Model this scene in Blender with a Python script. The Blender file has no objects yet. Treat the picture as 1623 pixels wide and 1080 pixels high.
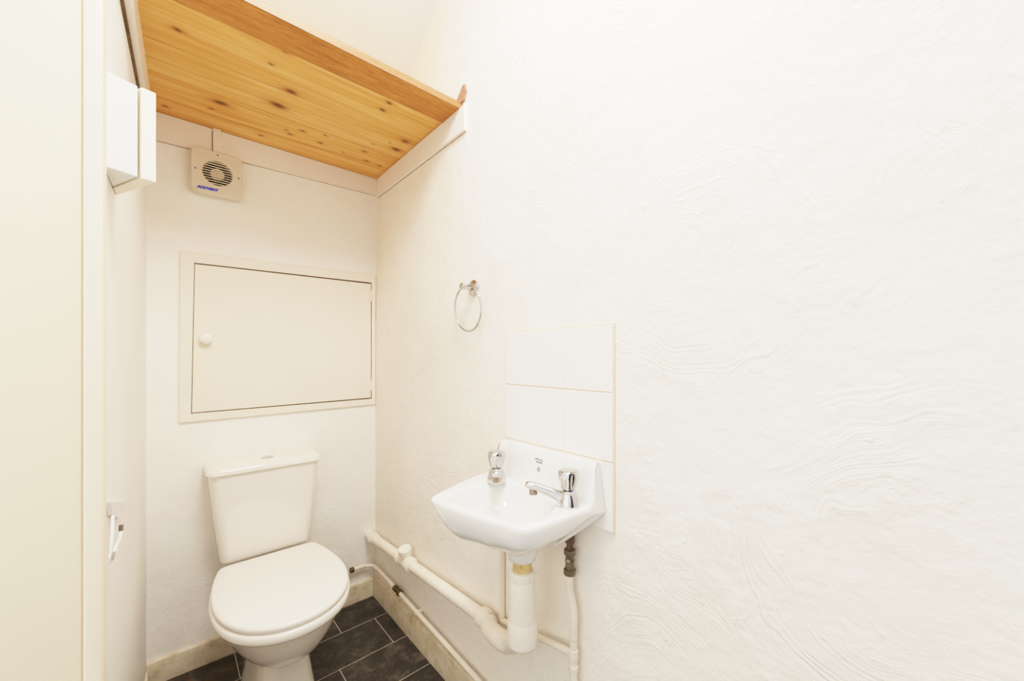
import bpy, bmesh, math, random
from mathutils import Vector, Matrix
random.seed(7)
PI = math.pi
COL = bpy.context.scene.collection

# ------------------------------------------------------------------ camera model (survey of the room)
F_PX, HOR, CX, YAW, CAM_H = 618.0, 565.0, 811.5, math.radians(41.33), 1.17
SN, CS = math.sin(YAW), math.cos(YAW)
def sight(px, py):
    u = (px - CX) / F_PX; v = (HOR - py) / F_PX
    return (SN + u * CS, CS - u * SN, v)
def onX(px, py, X):
    r = sight(px, py); d = X / r[0]; return Vector((X, r[1] * d, CAM_H + r[2] * d))
def onY(px, py, Y):
    r = sight(px, py); d = Y / r[1]; return Vector((r[0] * d, Y, CAM_H + r[2] * d))
def onZ(px, py, Z):
    r = sight(px, py); d = (Z - CAM_H) / r[2]; return Vector((r[0] * d, r[1] * d, Z))

XR, YB = 0.765, 1.894                     # right wall, back wall
def XL(y): return -0.0605 - 0.030 * (YB - y)   # left wall, slightly out of square
ZS = 2.045                                # underside of the high shelf

# ------------------------------------------------------------------ materials
def srgb(r, g, b):
    def f(c):
        c /= 255.0
        return c / 12.92 if c <= 0.04045 else ((c + 0.055) / 1.055) ** 2.4
    return (f(r), f(g), f(b), 1.0)

class NT:
    def __init__(s, name):
        s.m = bpy.data.materials.new(name); s.m.use_nodes = True
        s.t = s.m.node_tree; s.b = s.t.nodes['Principled BSDF']
    def n(s, typ, **kw):
        nd = s.t.nodes.new(typ)
        for k, v in kw.items():
            if k.startswith('i_'):
                nd.inputs[k[2:].replace('_', ' ')].default_value = v
            else: setattr(nd, k, v)
        return nd
    def l(s, a, b): s.t.links.new(a, b)
    def math(s, op, a, b=None, clamp=False):
        nd = s.t.nodes.new('ShaderNodeMath'); nd.operation = op; nd.use_clamp = clamp
        for i, v in enumerate((a, b)):
            if v is None: continue
            if isinstance(v, (int, float)): nd.inputs[i].default_value = v
            else: s.l(v, nd.inputs[i])
        return nd.outputs[0]
    def coord(s, scale=(1, 1, 1)):
        tc = s.n('ShaderNodeTexCoord'); mp = s.n('ShaderNodeMapping')
        mp.inputs['Scale'].default_value = scale
        s.l(tc.outputs['Object'], mp.inputs['Vector']); return mp.outputs['Vector']
    def noise(s, vec, scale, detail=4, rough=0.55, dist=0.0):
        nd = s.n('ShaderNodeTexNoise'); nd.inputs['Scale'].default_value = scale
        nd.inputs['Detail'].default_value = detail; nd.inputs['Roughness'].default_value = rough
        nd.inputs['Distortion'].default_value = dist
        s.l(vec, nd.inputs['Vector']); return nd.outputs['Fac']
    def ramp(s, fac, stops):
        nd = s.n('ShaderNodeValToRGB'); e = nd.color_ramp.elements
        while len(e) < len(stops): e.new(0.5)
        for i, (p, c) in enumerate(stops): e[i].position = p; e[i].color = c
        s.l(fac, nd.inputs['Fac']); return nd.outputs['Color']
    def mix(s, fac, a, b, mode='MIX'):
        nd = s.n('ShaderNodeMix', data_type='RGBA', blend_type=mode)
        for sock, v in ((nd.inputs['Factor'], fac), (nd.inputs['A'], a), (nd.inputs['B'], b)):
            pass
        A = [i for i in nd.inputs if i.type == 'RGBA']
        if isinstance(fac, (int, float)): nd.inputs[0].default_value = fac
        else: s.l(fac, nd.inputs[0])
        for sock, v in ((A[0], a), (A[1], b)):
            if isinstance(v, tuple): sock.default_value = v
            else: s.l(v, sock)
        return [o for o in nd.outputs if o.type == 'RGBA'][0]
    def bump(s, h, strength, dist=0.01):
        nd = s.n('ShaderNodeBump'); nd.inputs['Strength'].default_value = strength
        nd.inputs['Distance'].default_value = dist
        s.l(h, nd.inputs['Height']); s.l(nd.outputs['Normal'], s.b.inputs['Normal'])
    def color(s, c):
        if isinstance(c, tuple): s.b.inputs['Base Color'].default_value = c
        else: s.l(c, s.b.inputs['Base Color'])
        return s
    def pr(s, rough=0.5, metal=0.0, spec=0.5, coat=0.0):
        s.b.inputs['Roughness'].default_value = rough; s.b.inputs['Metallic'].default_value = metal
        s.b.inputs['Specular IOR Level'].default_value = spec; s.b.inputs['Coat Weight'].default_value = coat
        s.b.inputs['Coat Roughness'].default_value = 0.05
        return s

def paint(name, c, rough=0.5, var=0.04, scale=9.0, bump=0.0, bscale=60.0, coat=0.0):
    t = NT(name); v = t.coord()
    f = t.noise(v, scale, 5, 0.6)
    d = tuple(max(0, x * (1 - var * 2)) for x in c[:3]) + (1,)
    t.color(t.ramp(f, [(0.3, d), (0.62, c)])); t.pr(rough, coat=coat)
    if bump: t.bump(t.noise(v, bscale, 5, 0.6), bump, 0.004)
    return t.m

def plaster(name, c, swirl=1.0, lump=1.0, depth=1.0):
    """hand-trowelled plaster: lumps plus arcs left by the trowel around scattered centres"""
    t = NT(name); v = t.coord()
    warp = t.n('ShaderNodeTexNoise'); warp.inputs['Scale'].default_value = 2.4; warp.inputs['Detail'].default_value = 3
    t.l(v, warp.inputs['Vector'])
    vm = t.n('ShaderNodeVectorMath', operation='MULTIPLY_ADD'); t.l(warp.outputs['Color'], vm.inputs[0])
    vm.inputs[1].default_value = (0.34,) * 3; t.l(v, vm.inputs[2])
    vo = t.n('ShaderNodeTexVoronoi'); vo.feature = 'F1'; vo.inputs['Scale'].default_value = 1.7
    t.l(vm.outputs[0], vo.inputs['Vector'])
    dist = t.math('ADD', vo.outputs['Distance'], t.math('MULTIPLY', t.noise(v, 26.0, 3, 0.6), 0.018))
    cbv = t.n('ShaderNodeCombineXYZ'); t.l(dist, cbv.inputs[0])
    rings = t.noise(cbv.outputs[0], 62.0, 3, 0.75)
    mask = t.ramp(t.noise(v, 5.0, 4, 0.65), [(0.44, (0.08, 0.08, 0.08, 1)), (0.64, (1, 1, 1, 1))])
    away = t.ramp(vo.outputs['Distance'], [(0.10, (0, 0, 0, 1)), (0.30, (1, 1, 1, 1))])
    arcs = t.math('MULTIPLY', t.math('MULTIPLY', rings, mask), away)
    arcs = t.math('MULTIPLY', arcs, 0.62 * swirl)
    big = t.math('MULTIPLY', t.noise(v, 6.0, 3, 0.5), 1.6 * lump)
    mid = t.math('MULTIPLY', t.noise(v, 32.0, 4, 0.6, 0.4), 0.55 * lump)
    small = t.math('MULTIPLY', t.noise(v, 130.0, 3, 0.6), 0.16 * lump)
    blob = t.ramp(t.noise(v, 55.0, 1, 0.4), [(0.68, (0, 0, 0, 1)), (0.78, (1, 1, 1, 1))])
    blob = t.math('MULTIPLY', t.math('MULTIPLY', blob, mask), 0.30 * lump)
    h = t.math('ADD', t.math('ADD', big, mid), t.math('ADD', small, t.math('ADD', arcs, blob)))
    d = tuple(x * k for x, k in zip(c[:3], (0.96, 0.945, 0.915))) + (1,)
    colr = t.ramp(t.noise(v, 2.3, 4, 0.6), [(0.35, d), (0.6, c)])
    t.color(colr); t.pr(0.62, spec=0.3); t.bump(h, 0.8, 0.006 * depth)
    return t.m

M = {}
M['wall_right'] = plaster('plaster_right', srgb(246, 240, 231), 1.35, 0.6, 1.15)
M['wall_back'] = plaster('plaster_back', srgb(249, 246, 241), 0.7, 1.0)
M['wall_left'] = paint('smooth_left_wall', srgb(242, 240, 236), 0.5, 0.02, 4)
M['ceiling'] = paint('ceiling_paint', srgb(235, 237, 240), 0.6, 0.02, 4)
M['trim'] = paint('white_gloss_trim', srgb(243, 237, 229), 0.32, 0.02, 6)
M['cream'] = paint('cream_gloss', srgb(241, 233, 218), 0.35, 0.02, 5)
M['jamb'] = paint('cream_door_lining', srgb(238, 225, 198), 0.4, 0.015, 4, 0.06, 20)
M['bead'] = paint('architrave_paint', srgb(243, 230, 208), 0.4, 0.02, 5)
M['hatch'] = paint('hatch_paint', srgb(240, 231, 216), 0.4, 0.015, 4)
M['ceramic'] = NT('toilet_ceramic').color(srgb(240, 235, 226)).pr(0.08, coat=0.4).m
M['basin'] = NT('basin_ceramic').color(srgb(235, 234, 230)).pr(0.08, coat=0.5).m
M['seat'] = NT('seat_plastic').color(srgb(243, 238, 232)).pr(0.3).m
M['plastic'] = NT('white_plastic').color(srgb(230, 228, 225)).pr(0.35).m
M['plastic_warm'] = NT('warm_white_plastic').color(srgb(243, 234, 218)).pr(0.35).m
M['fan'] = NT('fan_plastic').color(srgb(222, 212, 194)).pr(0.4).m
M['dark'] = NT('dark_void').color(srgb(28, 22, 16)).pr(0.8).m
M['gap'] = paint('brown_gap', srgb(120, 98, 68), 0.8, 0.25, 30)
M['gap_light'] = paint('pale_brown_gap', srgb(186, 164, 132), 0.8, 0.2, 40)
M['blue'] = NT('blue_print').color(srgb(5, 40, 205)).pr(0.5).m
M['ink'] = NT('grey_print').color(srgb(70, 66, 62)).pr(0.5).m
M['chrome'] = NT('chrome').color((0.60, 0.60, 0.605, 1)).pr(0.05, 1.0).m
M['nozzle'] = NT('nozzle_reflection_tint').color(srgb(160, 148, 134)).pr(0.2, 1.0).m  # brownish reflection under the spout is put into this colour
M['door'] = paint('dark_reflection_door', srgb(58, 60, 72), 0.4, 0.05, 6)
M['steel'] = NT('screw_steel').color(srgb(120, 112, 100)).pr(0.35, 1.0).m
M['pipe'] = paint('painted_pipe', srgb(241, 231, 215), 0.38, 0.05, 25, 0.1, 60)
M['waste'] = paint('painted_waste_pipe', srgb(245, 236, 222), 0.35, 0.035, 18, 0.05, 60)
M['brass'] = paint('old_brass', srgb(222, 192, 138), 0.35, 0.2, 60)
M['brass_dirty'] = paint('grimy_brass', srgb(118, 100, 62), 0.45, 0.3, 90)
M['copper'] = paint('dull_copper', srgb(125, 105, 90), 0.4, 0.2, 60)
M['valve'] = paint('nickel_valve', srgb(140, 128, 108), 0.3, 0.25, 70)
for k in ('brass_dirty', 'valve', 'copper'):
    M[k].node_tree.nodes['Principled BSDF'].inputs['Metallic'].default_value = 0.65

def m_skirting():
    t = NT('worn_skirting'); v = t.coord((1, 1, 1))
    st = t.noise(v, 22, 6, 0.7)
    fine = t.noise(t.coord((30, 9, 90)), 3.0, 5, 0.7)
    c = t.ramp(st, [(0.28, srgb(186, 166, 130)), (0.42, srgb(214, 200, 174)), (0.6, srgb(230, 218, 196))])
    chip = t.ramp(t.noise(v, 42, 4, 0.7), [(0.69, (0, 0, 0, 1)), (0.73, (1, 1, 1, 1))])
    c = t.mix(t.math('MULTIPLY', chip, 0.55), c, srgb(150, 118, 78))
    t.color(c); t.pr(0.45); t.bump(fine, 0.6, 0.004); return t.m
M['skirting'] = m_skirting()

def m_tile():
    t = NT('slate_floor_tile'); v = t.coord()
    a = t.noise(v, 14, 8, 0.68, 0.4); b = t.noise(v, 70, 5, 0.7)
    at = t.n('ShaderNodeAttribute', attribute_name='shade')
    f = t.math('ADD', t.math('MULTIPLY', a, 0.7), t.math('MULTIPLY', b, 0.3))
    f = t.math('ADD', f, t.math('MULTIPLY', t.math('SUBTRACT', at.outputs['Fac'], 0.5), 0.06))
    c = t.ramp(f, [(0.32, srgb(40, 36, 32)), (0.5, srgb(66, 60, 54)), (0.68, srgb(116, 107, 96))])
    sp = t.ramp(t.noise(v, 260, 2, 0.5), [(0.70, (0, 0, 0, 1)), (0.78, (1, 1, 1, 1))])
    c = t.mix(t.math('MULTIPLY', sp, 0.35), c, srgb(170, 158, 145))
    # rusty patch that collects in the back left corner
    geo = t.n('ShaderNodeNewGeometry'); sx = t.n('ShaderNodeSeparateXYZ'); t.l(geo.outputs['Position'], sx.inputs[0])
    left = t.math('MULTIPLY', t.math('SUBTRACT', 0.24, sx.outputs['X']), 6.0, True)
    rust = t.ramp(t.noise(v, 16, 5, 0.7), [(0.48, (0, 0, 0, 1)), (0.62, (1, 1, 1, 1))])
    c = t.mix(t.math('MULTIPLY', t.math('MULTIPLY', left, rust), 0.5), c, srgb(120, 80, 38))
    t.color(c); t.pr(0.5, spec=0.35); t.bump(f, 0.18, 0.003); return t.m
M['tile'] = m_tile()
M['grout'] = paint('floor_grout', srgb(206, 196, 180), 0.8, 0.08, 40)

def m_walltile():
    return NT('white_glazed_tile').color(srgb(245, 241, 235)).pr(0.12, coat=0.2).m
M['walltile'] = m_walltile()
M['wallgrout'] = paint('aged_wall_grout', srgb(232, 211, 186), 0.8, 0.03, 30)

def m_pine():
    t = NT('varnished_pine'); 
    k = t.n('ShaderNodeAttribute', attribute_name='knot').outputs['Fac']
    h = t.n('ShaderNodeAttribute', attribute_name='halo').outputs['Fac']
    p = t.n('ShaderNodeAttribute', attribute_name='shade').outputs['Fac']
    tc = t.n('ShaderNodeTexCoord'); sx = t.n('ShaderNodeSeparateXYZ'); t.l(tc.outputs['Object'], sx.inputs[0])
    yy = t.math('ADD', sx.outputs['Y'], t.math('MULTIPLY', h, 0.022))
    yy = t.math('ADD', yy, t.math('MULTIPLY', p, 3.7))
    cb = t.n('ShaderNodeCombineXYZ'); t.l(t.math('MULTIPLY', sx.outputs['X'], 0.9), cb.inputs[0])
    t.l(t.math('MULTIPLY', yy, 14.0), cb.inputs[1])
    g1 = t.noise(cb.outputs[0], 2.6, 5, 0.6, 0.6)
    cb2 = t.n('ShaderNodeCombineXYZ'); t.l(t.math('MULTIPLY', sx.outputs['X'], 3.0), cb2.inputs[0])
    t.l(t.math('MULTIPLY', yy, 120.0), cb2.inputs[1])
    g2 = t.noise(cb2.outputs[0], 2.0, 4, 0.6)
    f = t.math('ADD', t.math('MULTIPLY', g1, 0.75), t.math('MULTIPLY', g2, 0.25))
    f = t.math('ADD', f, t.math('MULTIPLY', t.math('SUBTRACT', p, 0.5), 0.16))
    c = t.ramp(f, [(0.30, srgb(210, 150, 76)), (0.47, srgb(228, 175, 100)), (0.66, srgb(240, 198, 130))])
    c = t.mix(t.math('MULTIPLY', h, 0.6, True), c, srgb(176, 110, 50))
    kk = t.math('MULTIPLY', k, 1.0, True)
    c = t.mix(kk, c, srgb(92, 52, 20))
    t.color(c); t.pr(0.4, spec=0.35); t.bump(g2, 0.05, 0.002); return t.m
M['pine'] = m_pine()

def m_oak(name, a, b, c_):
    t = NT(name); v = t.coord((9, 70, 70)); w = t.coord((40, 160, 160))
    f = t.math('ADD', t.math('MULTIPLY', t.noise(v, 1.0, 5, 0.6, 0.3), 0.6), t.math('MULTIPLY', t.noise(w, 1.0, 4, 0.7), 0.4))
    t.color(t.ramp(f, [(0.33, a), (0.5, b), (0.66, c_)])); t.pr(0.4, spec=0.35); t.bump(f, 0.08, 0.002); return t.m
M['oak'] = m_oak('oak_edge_board', srgb(164, 108, 48), srgb(188, 130, 62), srgb(204, 150, 84))
M['lit_edge'] = m_oak('lit_oak_edge', srgb(150, 104, 68), srgb(164, 117, 80), srgb(178, 132, 94))  # front face of the same board, recoloured for how light falls on it
M['offcut'] = m_oak('brown_board', srgb(140, 104, 84), srgb(168, 130, 108), srgb(186, 150, 128))

# ------------------------------------------------------------------ mesh helpers
class MB:
    def __init__(s): s.v = []; s.f = []
    def add(s, vs, fs):
        o = len(s.v); s.v += [Vector(p) for p in vs]; s.f += [tuple(i + o for i in f) for f in fs]; return s
    def box(s, a, b, bev=0.0, seg=2):
        bm = bmesh.new(); bmesh.ops.create_cube(bm, size=1)
        for v in bm.verts:
            v.co = Vector([a[i] + (v.co[i] + 0.5) * (b[i] - a[i]) for i in range(3)])
        if bev: bmesh.ops.bevel(bm, geom=bm.edges[:], offset=bev, segments=seg, affect='EDGES', profile=0.5)
        return s.bm(bm)
    def bm(s, bm):
        bm.verts.index_update(); s.add([v.co.copy() for v in bm.verts], [[v.index for v in f.verts] for f in bm.faces]); bm.free(); return s
    def loft(s, rings, cap0=True, cap1=True, closed=False):
        n = len(rings[0]); vs = [p for r in rings for p in r]; fs = []
        m = len(rings)
        for i in range(m - (0 if closed else 1)):
            j = (i + 1) % m
            for k in range(n):
                fs.append((i * n + k, i * n + (k + 1) % n, j * n + (k + 1) % n, j * n + k))
        if cap0 and not closed: fs.append(tuple(range(n - 1, -1, -1)))
        if cap1 and not closed: fs.append(tuple(range((m - 1) * n, m * n)))
        return s.add(vs, fs)
    def lathe(s, prof, o, axis=(0, 0, 1), n=32, ref=None):
        """prof: (distance along the axis, radius)"""
        ax = Vector(axis).normalized(); u = ax.orthogonal().normalized() if ref is None else Vector(ref); w = ax.cross(u); o = Vector(o)
        return s.loft([[o + ax * t + (u * math.cos(2 * PI * k / n) + w * math.sin(2 * PI * k / n)) * r for k in range(n)] for t, r in prof])
    def tube(s, path, r, n=20, smooth=0, closed=False):
        P = [Vector(p) for p in path]
        R = r if isinstance(r, (list, tuple)) else [r] * len(P)
        if smooth: P, R = catmull(P, R, smooth, closed)
        m = len(P); rings = []; prev = None
        for i in range(m):
            if closed: t = (P[(i + 1) % m] - P[i - 1]).normalized()
            else: t = (P[min(i + 1, m - 1)] - P[max(i - 1, 0)]).normalized()
            if prev is None: u = t.orthogonal().normalized()
            else: u = (prev - t * prev.dot(t)).normalized()
            prev = u; w = t.cross(u)
            rings.append([P[i] + (u * math.cos(2 * PI * k / n) + w * math.sin(2 * PI * k / n)) * R[i] for k in range(n)])
        return s.loft(rings, closed=closed)
    def prism(s, poly, z0, z1, bev=0.0, seg=2):
        bm = bmesh.new(); vs = [bm.verts.new((p[0], p[1], z0)) for p in poly]; f = bm.faces.new(vs)
        ex = bmesh.ops.extrude_face_region(bm, geom=[f])
        for g in ex['geom']:
            if isinstance(g, bmesh.types.BMVert): g.co.z = z1
        bmesh.ops.recalc_face_normals(bm, faces=bm.faces)
        if bev: bmesh.ops.bevel(bm, geom=bm.edges[:], offset=bev, segments=seg, affect='EDGES', profile=0.5)
        return s.bm(bm)
    def xf(s, mat):
        s.v = [mat @ p for p in s.v]; return s
    def build(s, name, mat, parent=None, angle=35, world=True):
        off = Vector((0, 0, 0)); q = parent
        while q is not None and world: off += q.location; q = q.parent
        me = bpy.data.meshes.new(name); me.from_pydata([tuple(p - off) for p in s.v], [], s.f)
        bm = bmesh.new(); bm.from_mesh(me); bmesh.ops.recalc_face_normals(bm, faces=bm.faces); bm.to_mesh(me); bm.free()
        for m in (mat if isinstance(mat, list) else [mat]): me.materials.append(m)
        for p in me.polygons: p.use_smooth = True
        me.set_sharp_from_angle(angle=math.radians(angle)); me.update()
        o = bpy.data.objects.new(name, me); COL.objects.link(o); o.parent = parent
        return o

def catmull(P, R, k, closed):
    out = []; ro = []; m = len(P)
    for i in range(m if closed else m - 1):
        g = lambda j: P[j % m] if closed else P[max(0, min(m - 1, j))]
        h = lambda j: R[j % m] if closed else R[max(0, min(m - 1, j))]
        p0, p1, p2, p3 = g(i - 1), g(i), g(i + 1), g(i + 2)
        for q in range(k):
            t = q / k
            out.append(0.5 * ((2 * p1) + (p2 - p0) * t + (2 * p0 - 5 * p1 + 4 * p2 - p3) * t * t + (3 * p1 - p0 - 3 * p2 + p3) * t ** 3))
            ro.append(h(i) * (1 - t) + h(i + 1) * t)
    if not closed: out.append(P[-1]); ro.append(R[-1])
    return out, ro

def empty(name, loc, label, cat, group=None, rz=0):
    o = bpy.data.objects.new(name, None); COL.objects.link(o); o.location = loc; o.rotation_euler = (0, 0, rz)
    o.empty_display_size = 0.05
    return tag(o, label, cat, group)
def tag(o, label, cat, group=None):
    o['label'] = label; o['category'] = cat
    if group: o['group'] = group
    return o
def structure(o, label=None):
    o['kind'] = 'structure'
    if label: o['label'] = label
    return o
def text_mesh(body, size, shear=0.0, depth=0.0003, bold=0.0):
    """flat lettering in its own x/y plane, centred"""
    cu = bpy.data.curves.new('lettering', 'FONT'); cu.body = body; cu.size = size; cu.shear = shear
    cu.align_x = 'CENTER'; cu.align_y = 'CENTER'; cu.extrude = depth; cu.offset = bold
    ob = bpy.data.objects.new('lettering', cu); COL.objects.link(ob)
    bpy.context.view_layer.update()
    me = bpy.data.meshes.new_from_object(ob.evaluated_get(bpy.context.evaluated_depsgraph_get()))
    vs = [v.co.copy() for v in me.vertices]; fs = [tuple(p.vertices) for p in me.polygons]
    bpy.data.objects.remove(ob); bpy.data.meshes.remove(me); bpy.data.curves.remove(cu)
    return MB().add(vs, fs)
def frame(o, ex, ey, ez):
    m = Matrix.Identity(4)
    for i, e in enumerate((ex, ey, ez)):
        for j in range(3): m[j][i] = e[j]
    for j in range(3): m[j][3] = o[j]
    return m

# ------------------------------------------------------------------ the room shell
CEIL = 2.72; YF = -1.05
def wall_grid(name, p0, p1, z0, z1, mat, thick):
    """wall slab from p0 to p1 (x,y) with the room on the side away from thick"""
    a = Vector((p0[0], p0[1], 0)); b = Vector((p1[0], p1[1], 0)); t = Vector((thick[0], thick[1], 0))
    mb = MB(); vs = []
    for z in (z0, z1):
        for q in (a, b, b + t, a + t): vs.append((q.x, q.y, z))
    mb.add(vs, [(0, 1, 2, 3), (4, 5, 6, 7), (0, 1, 5, 4), (1, 2, 6, 5), (2, 3, 7, 6), (3, 0, 4, 7)])
    return structure(mb.build(name, mat))
XT = XR + 0.0135                           # the right wall leans out towards the top
def XRz(z):
    t = max(0, min(1, (z - 1.25) / .75)); return XR + (XT - XR) * t * t * (3 - 2 * t)
zs_ = [-.02] + [1.2 + .04 * i for i in range(23)] + [CEIL + .02]
structure(MB().loft([[Vector((XRz(z), YF, z)), Vector((XRz(z), YB + .1, z)), Vector((XR + .12, YB + .1, z)), Vector((XR + .12, YF, z))] for z in zs_]).build('wall_right', M['wall_right']))
wall_grid('wall_back', (-0.2, YB), (XR + .05, YB), -0.02, 2.6, M['wall_back'], (0, 0.1))
wall_grid('reflection_wall', (-1.0, YF), (XR, YF), -0.02, CEIL, M['ceiling'], (0, -0.1))  # unseen wall added behind the camera for the chrome to reflect
d2 = MB().box((-.02, YF + .0005, 0.001), (.70, YF + .035, 2.0), .003, 2).build('reflection_door', M['door']); structure(d2)  # unseen dark door, added to darken the chrome reflections
MB().lathe([(0, .026), (.006, .026), (.008, .010), (.035, .010), (.040, .022), (.055, .027), (.066, .020), (.068, .001)], (.05, YF + .036, 1.0), (0, 1, 0), 28).build('reflection_door_knob', M['chrome'], d2)
YJ = 0.80                                  # doorway edge in the left wall
wall_grid('wall_left', (XL(YJ + 0.012), YJ + 0.012), (XL(YB), YB), -0.02, CEIL, M['wall_left'], (-0.12, 0))

# floor: rows of staggered slate-effect tiles over pale grout
def build_floor():
    vs = []; fs = []; mi = []; sh = []
    def quad(x0, x1, y0, y1, z, m, s):
        o = len(vs); vs.extend([(x0, y0, z), (x1, y0, z), (x1, y1, z), (x0, y1, z)]); fs.append((o, o + 1, o + 2, o + 3)); mi.append(m); sh.append(s)
    X0, X1 = -1.0, XR
    quad(X0, X1, YF, YB, -0.0006, 1, 0.5)
    L, W, G = 0.353, 0.195, 0.0028
    for r in range(-14, 2):
        y0, y1 = 1.712 + r * W, 1.712 + (r + 1) * W
        a, b = max(y0 + G / 2, YF), min(y1 - G / 2, YB)
        if b <= a: continue
        x = 0.547 - r * 0.142 - L * 12
        while x < X1:
            c, d = max(x + G / 2, X0), min(x + L - G / 2, X1)
            if d > c: quad(c, d, a, b, 0.0, 0, random.random())
            x += L
    me = bpy.data.meshes.new('floor'); me.from_pydata(vs, [], fs)
    me.materials.append(M['tile']); me.materials.append(M['grout'])
    at = me.attributes.new('shade', 'FLOAT', 'FACE')
    for i, p in enumerate(me.polygons): p.material_index = mi[i]; at.data[i].value = sh[i]
    o = bpy.data.objects.new('floor', me); COL.objects.link(o); structure(o)
build_floor()

# ceiling: flat over the front, sloping down to the back under the stairs
SL0 = onX(688, 0, XR); SL1 = onX(655, 90, XR)
slope = (SL1.z - SL0.z) / (SL1.y - SL0.y)
yk = SL0.y + (CEIL - SL0.z) / slope
zb = SL0.z + slope * (YB - SL0.y)
mb = MB(); prof = [(YF, CEIL), (yk, CEIL), (YB, zb), (YB, zb + 0.06), (yk, CEIL + 0.06), (YF, CEIL + 0.06)]
mb.add([(x, y, z) for x in (-0.2, XT) for y, z in prof],
       [(0, 1, 7, 6), (1, 2, 8, 7), (2, 3, 9, 8), (3, 4, 10, 9), (4, 5, 11, 10), (5, 0, 6, 11), (0, 5, 4, 1), (1, 4, 3, 2), (6, 7, 10, 11), (7, 8, 9, 10)])
structure(mb.build('ceiling', M['ceiling'], angle=10))

# skirting boards
def skirt_section(p, inward, h, t, seg=40, wob=0.0015):
    rings = []
    return rings
def skirting(name, p0, p1, inward, h, t):
    a = Vector(p0); b = Vector(p1); w = Vector(inward); n = 60; rings = []
    for i in range(n + 1):
        q = a.lerp(b, i / n); r = random.Random(i * 13 + len(name))
        j = lambda k: (r.random() - 0.5) * k
        rings.append([q + Vector((0, 0, 0.0)), q + w * (t + j(0.0015)), q + w * (t + j(0.0015)) + Vector((0, 0, h - 0.012 + j(.001))),
                      q + w * (t - 0.003 + j(.001)) + Vector((0, 0, h - 0.003 + j(.001))), q + w * (t - 0.008) + Vector((0, 0, h + j(.0012))), q + Vector((0, 0, h))])
    return structure(MB().loft(rings).build(name, M['skirting'], angle=28))
skirting('baseboard_back', (XL(YB), YB, 0.0), (XR, YB, 0.0), (0, -1, 0), 0.083, 0.016)
skirting('baseboard_right', (XR, YB - 0.0165, 0.0), (XR, YF + 0.05, 0.0), (-1, 0, 0), 0.098, 0.018)
skirting('baseboard_left', (XL(0.83), 0.83, 0.0), (XL(YB - 0.017), YB - 0.017, 0.0), (1, 0, 0), 0.06, 0.008)

# white battens under the shelf
mb = MB()
za, zc, ZT = 1.943, 1.964, ZS - .002
x0, x1 = XL(YB) + 0.0005, XT - 0.0125
mb.add([(x0, YB, za), (x1, YB, zc), (x1, YB, ZT), (x0, YB, ZT), (x0, YB - .012, za), (x1, YB - .012, zc), (x1, YB - .012, ZT), (x0, YB - .012, ZT)],
       [(0, 1, 2, 3), (4, 5, 6, 7), (0, 1, 5, 4), (1, 2, 6, 5), (2, 3, 7, 6), (3, 0, 4, 7)])
structure(mb.build('trim_1', M['trim']))
structure(MB().box((XT - 0.012, 1.122, 1.955), (XT, YB, ZT), 0.0012, 1).build('trim_2', M['trim'], angle=12))
def left_batten(name, y0, y1, z0, z1, t0, t1, mat):
    vs = []
    for y in (y0, y1):
        X = XL(y)
        vs += [(X + t0, y, z0), (X + t1, y, z0), (X + t1, y, z1), (X + t0, y, z1)]
    return structure(MB().add(vs, [(0, 1, 2, 3), (4, 5, 6, 7), (0, 1, 5, 4), (1, 2, 6, 5), (2, 3, 7, 6), (3, 0, 4, 7)]).build(name, mat))
left_batten('trim_3', 1.0, YB - 0.0125, 1.957, ZS, 0.0, 0.019, M['trim'])
# brown strips along the gaps where the battens stand off the wall
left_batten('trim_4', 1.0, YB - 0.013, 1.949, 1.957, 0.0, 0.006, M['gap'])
structure(MB().box((XT - 0.003, 1.13, 1.9535), (XT, YB - 0.012, 1.955)).build('trim_5', M['gap_light']))
mb = MB()
mb.add([(x, y, z + d) for d in (0, -.0014) for x, y, z in ((x0, YB - .003, za), (x1, YB - .003, zc), (x1, YB, zc), (x0, YB, za))],
       [(0, 1, 2, 3), (4, 5, 6, 7), (0, 1, 5, 4), (1, 2, 6, 5), (2, 3, 7, 6), (3, 0, 4, 7)])
structure(mb.build('trim_6', M['gap_light']))

# doorway lining with architrave, close beside the camera
e = sight(163, 500); xe = e[0] / e[1] * YJ
e = sight(130, 500); xj = e[0] / e[1] * YJ
door = bpy.data.objects.new('door_1', None); COL.objects.link(door); door.location = (xj, YJ, 0); structure(door)
door['label'] = 'cream painted door lining'
def rprism(poly, z0, z1, bev): return MB().prism(poly, z0, z1, bev, 3)
rprism([(-0.42, YJ + .004), (xj, YJ + .004), (xj, YJ + .06), (-0.42, YJ + .06)], 0, CEIL - 0.001, 0.003).build('door_lining', M['jamb'], door)
rprism([(xj + .0003, YJ), (xe, YJ), (xe, YJ + 0.05), (XL(YJ + .05) + .0002, YJ + .05), (XL(YJ + .012) + .0002, YJ + .0125), (xj + .0003, YJ + 0.012)], 0, CEIL - 0.001, 0.004).build('architrave', M['bead'], door)
# side of the hall beyond the doorway

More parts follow.
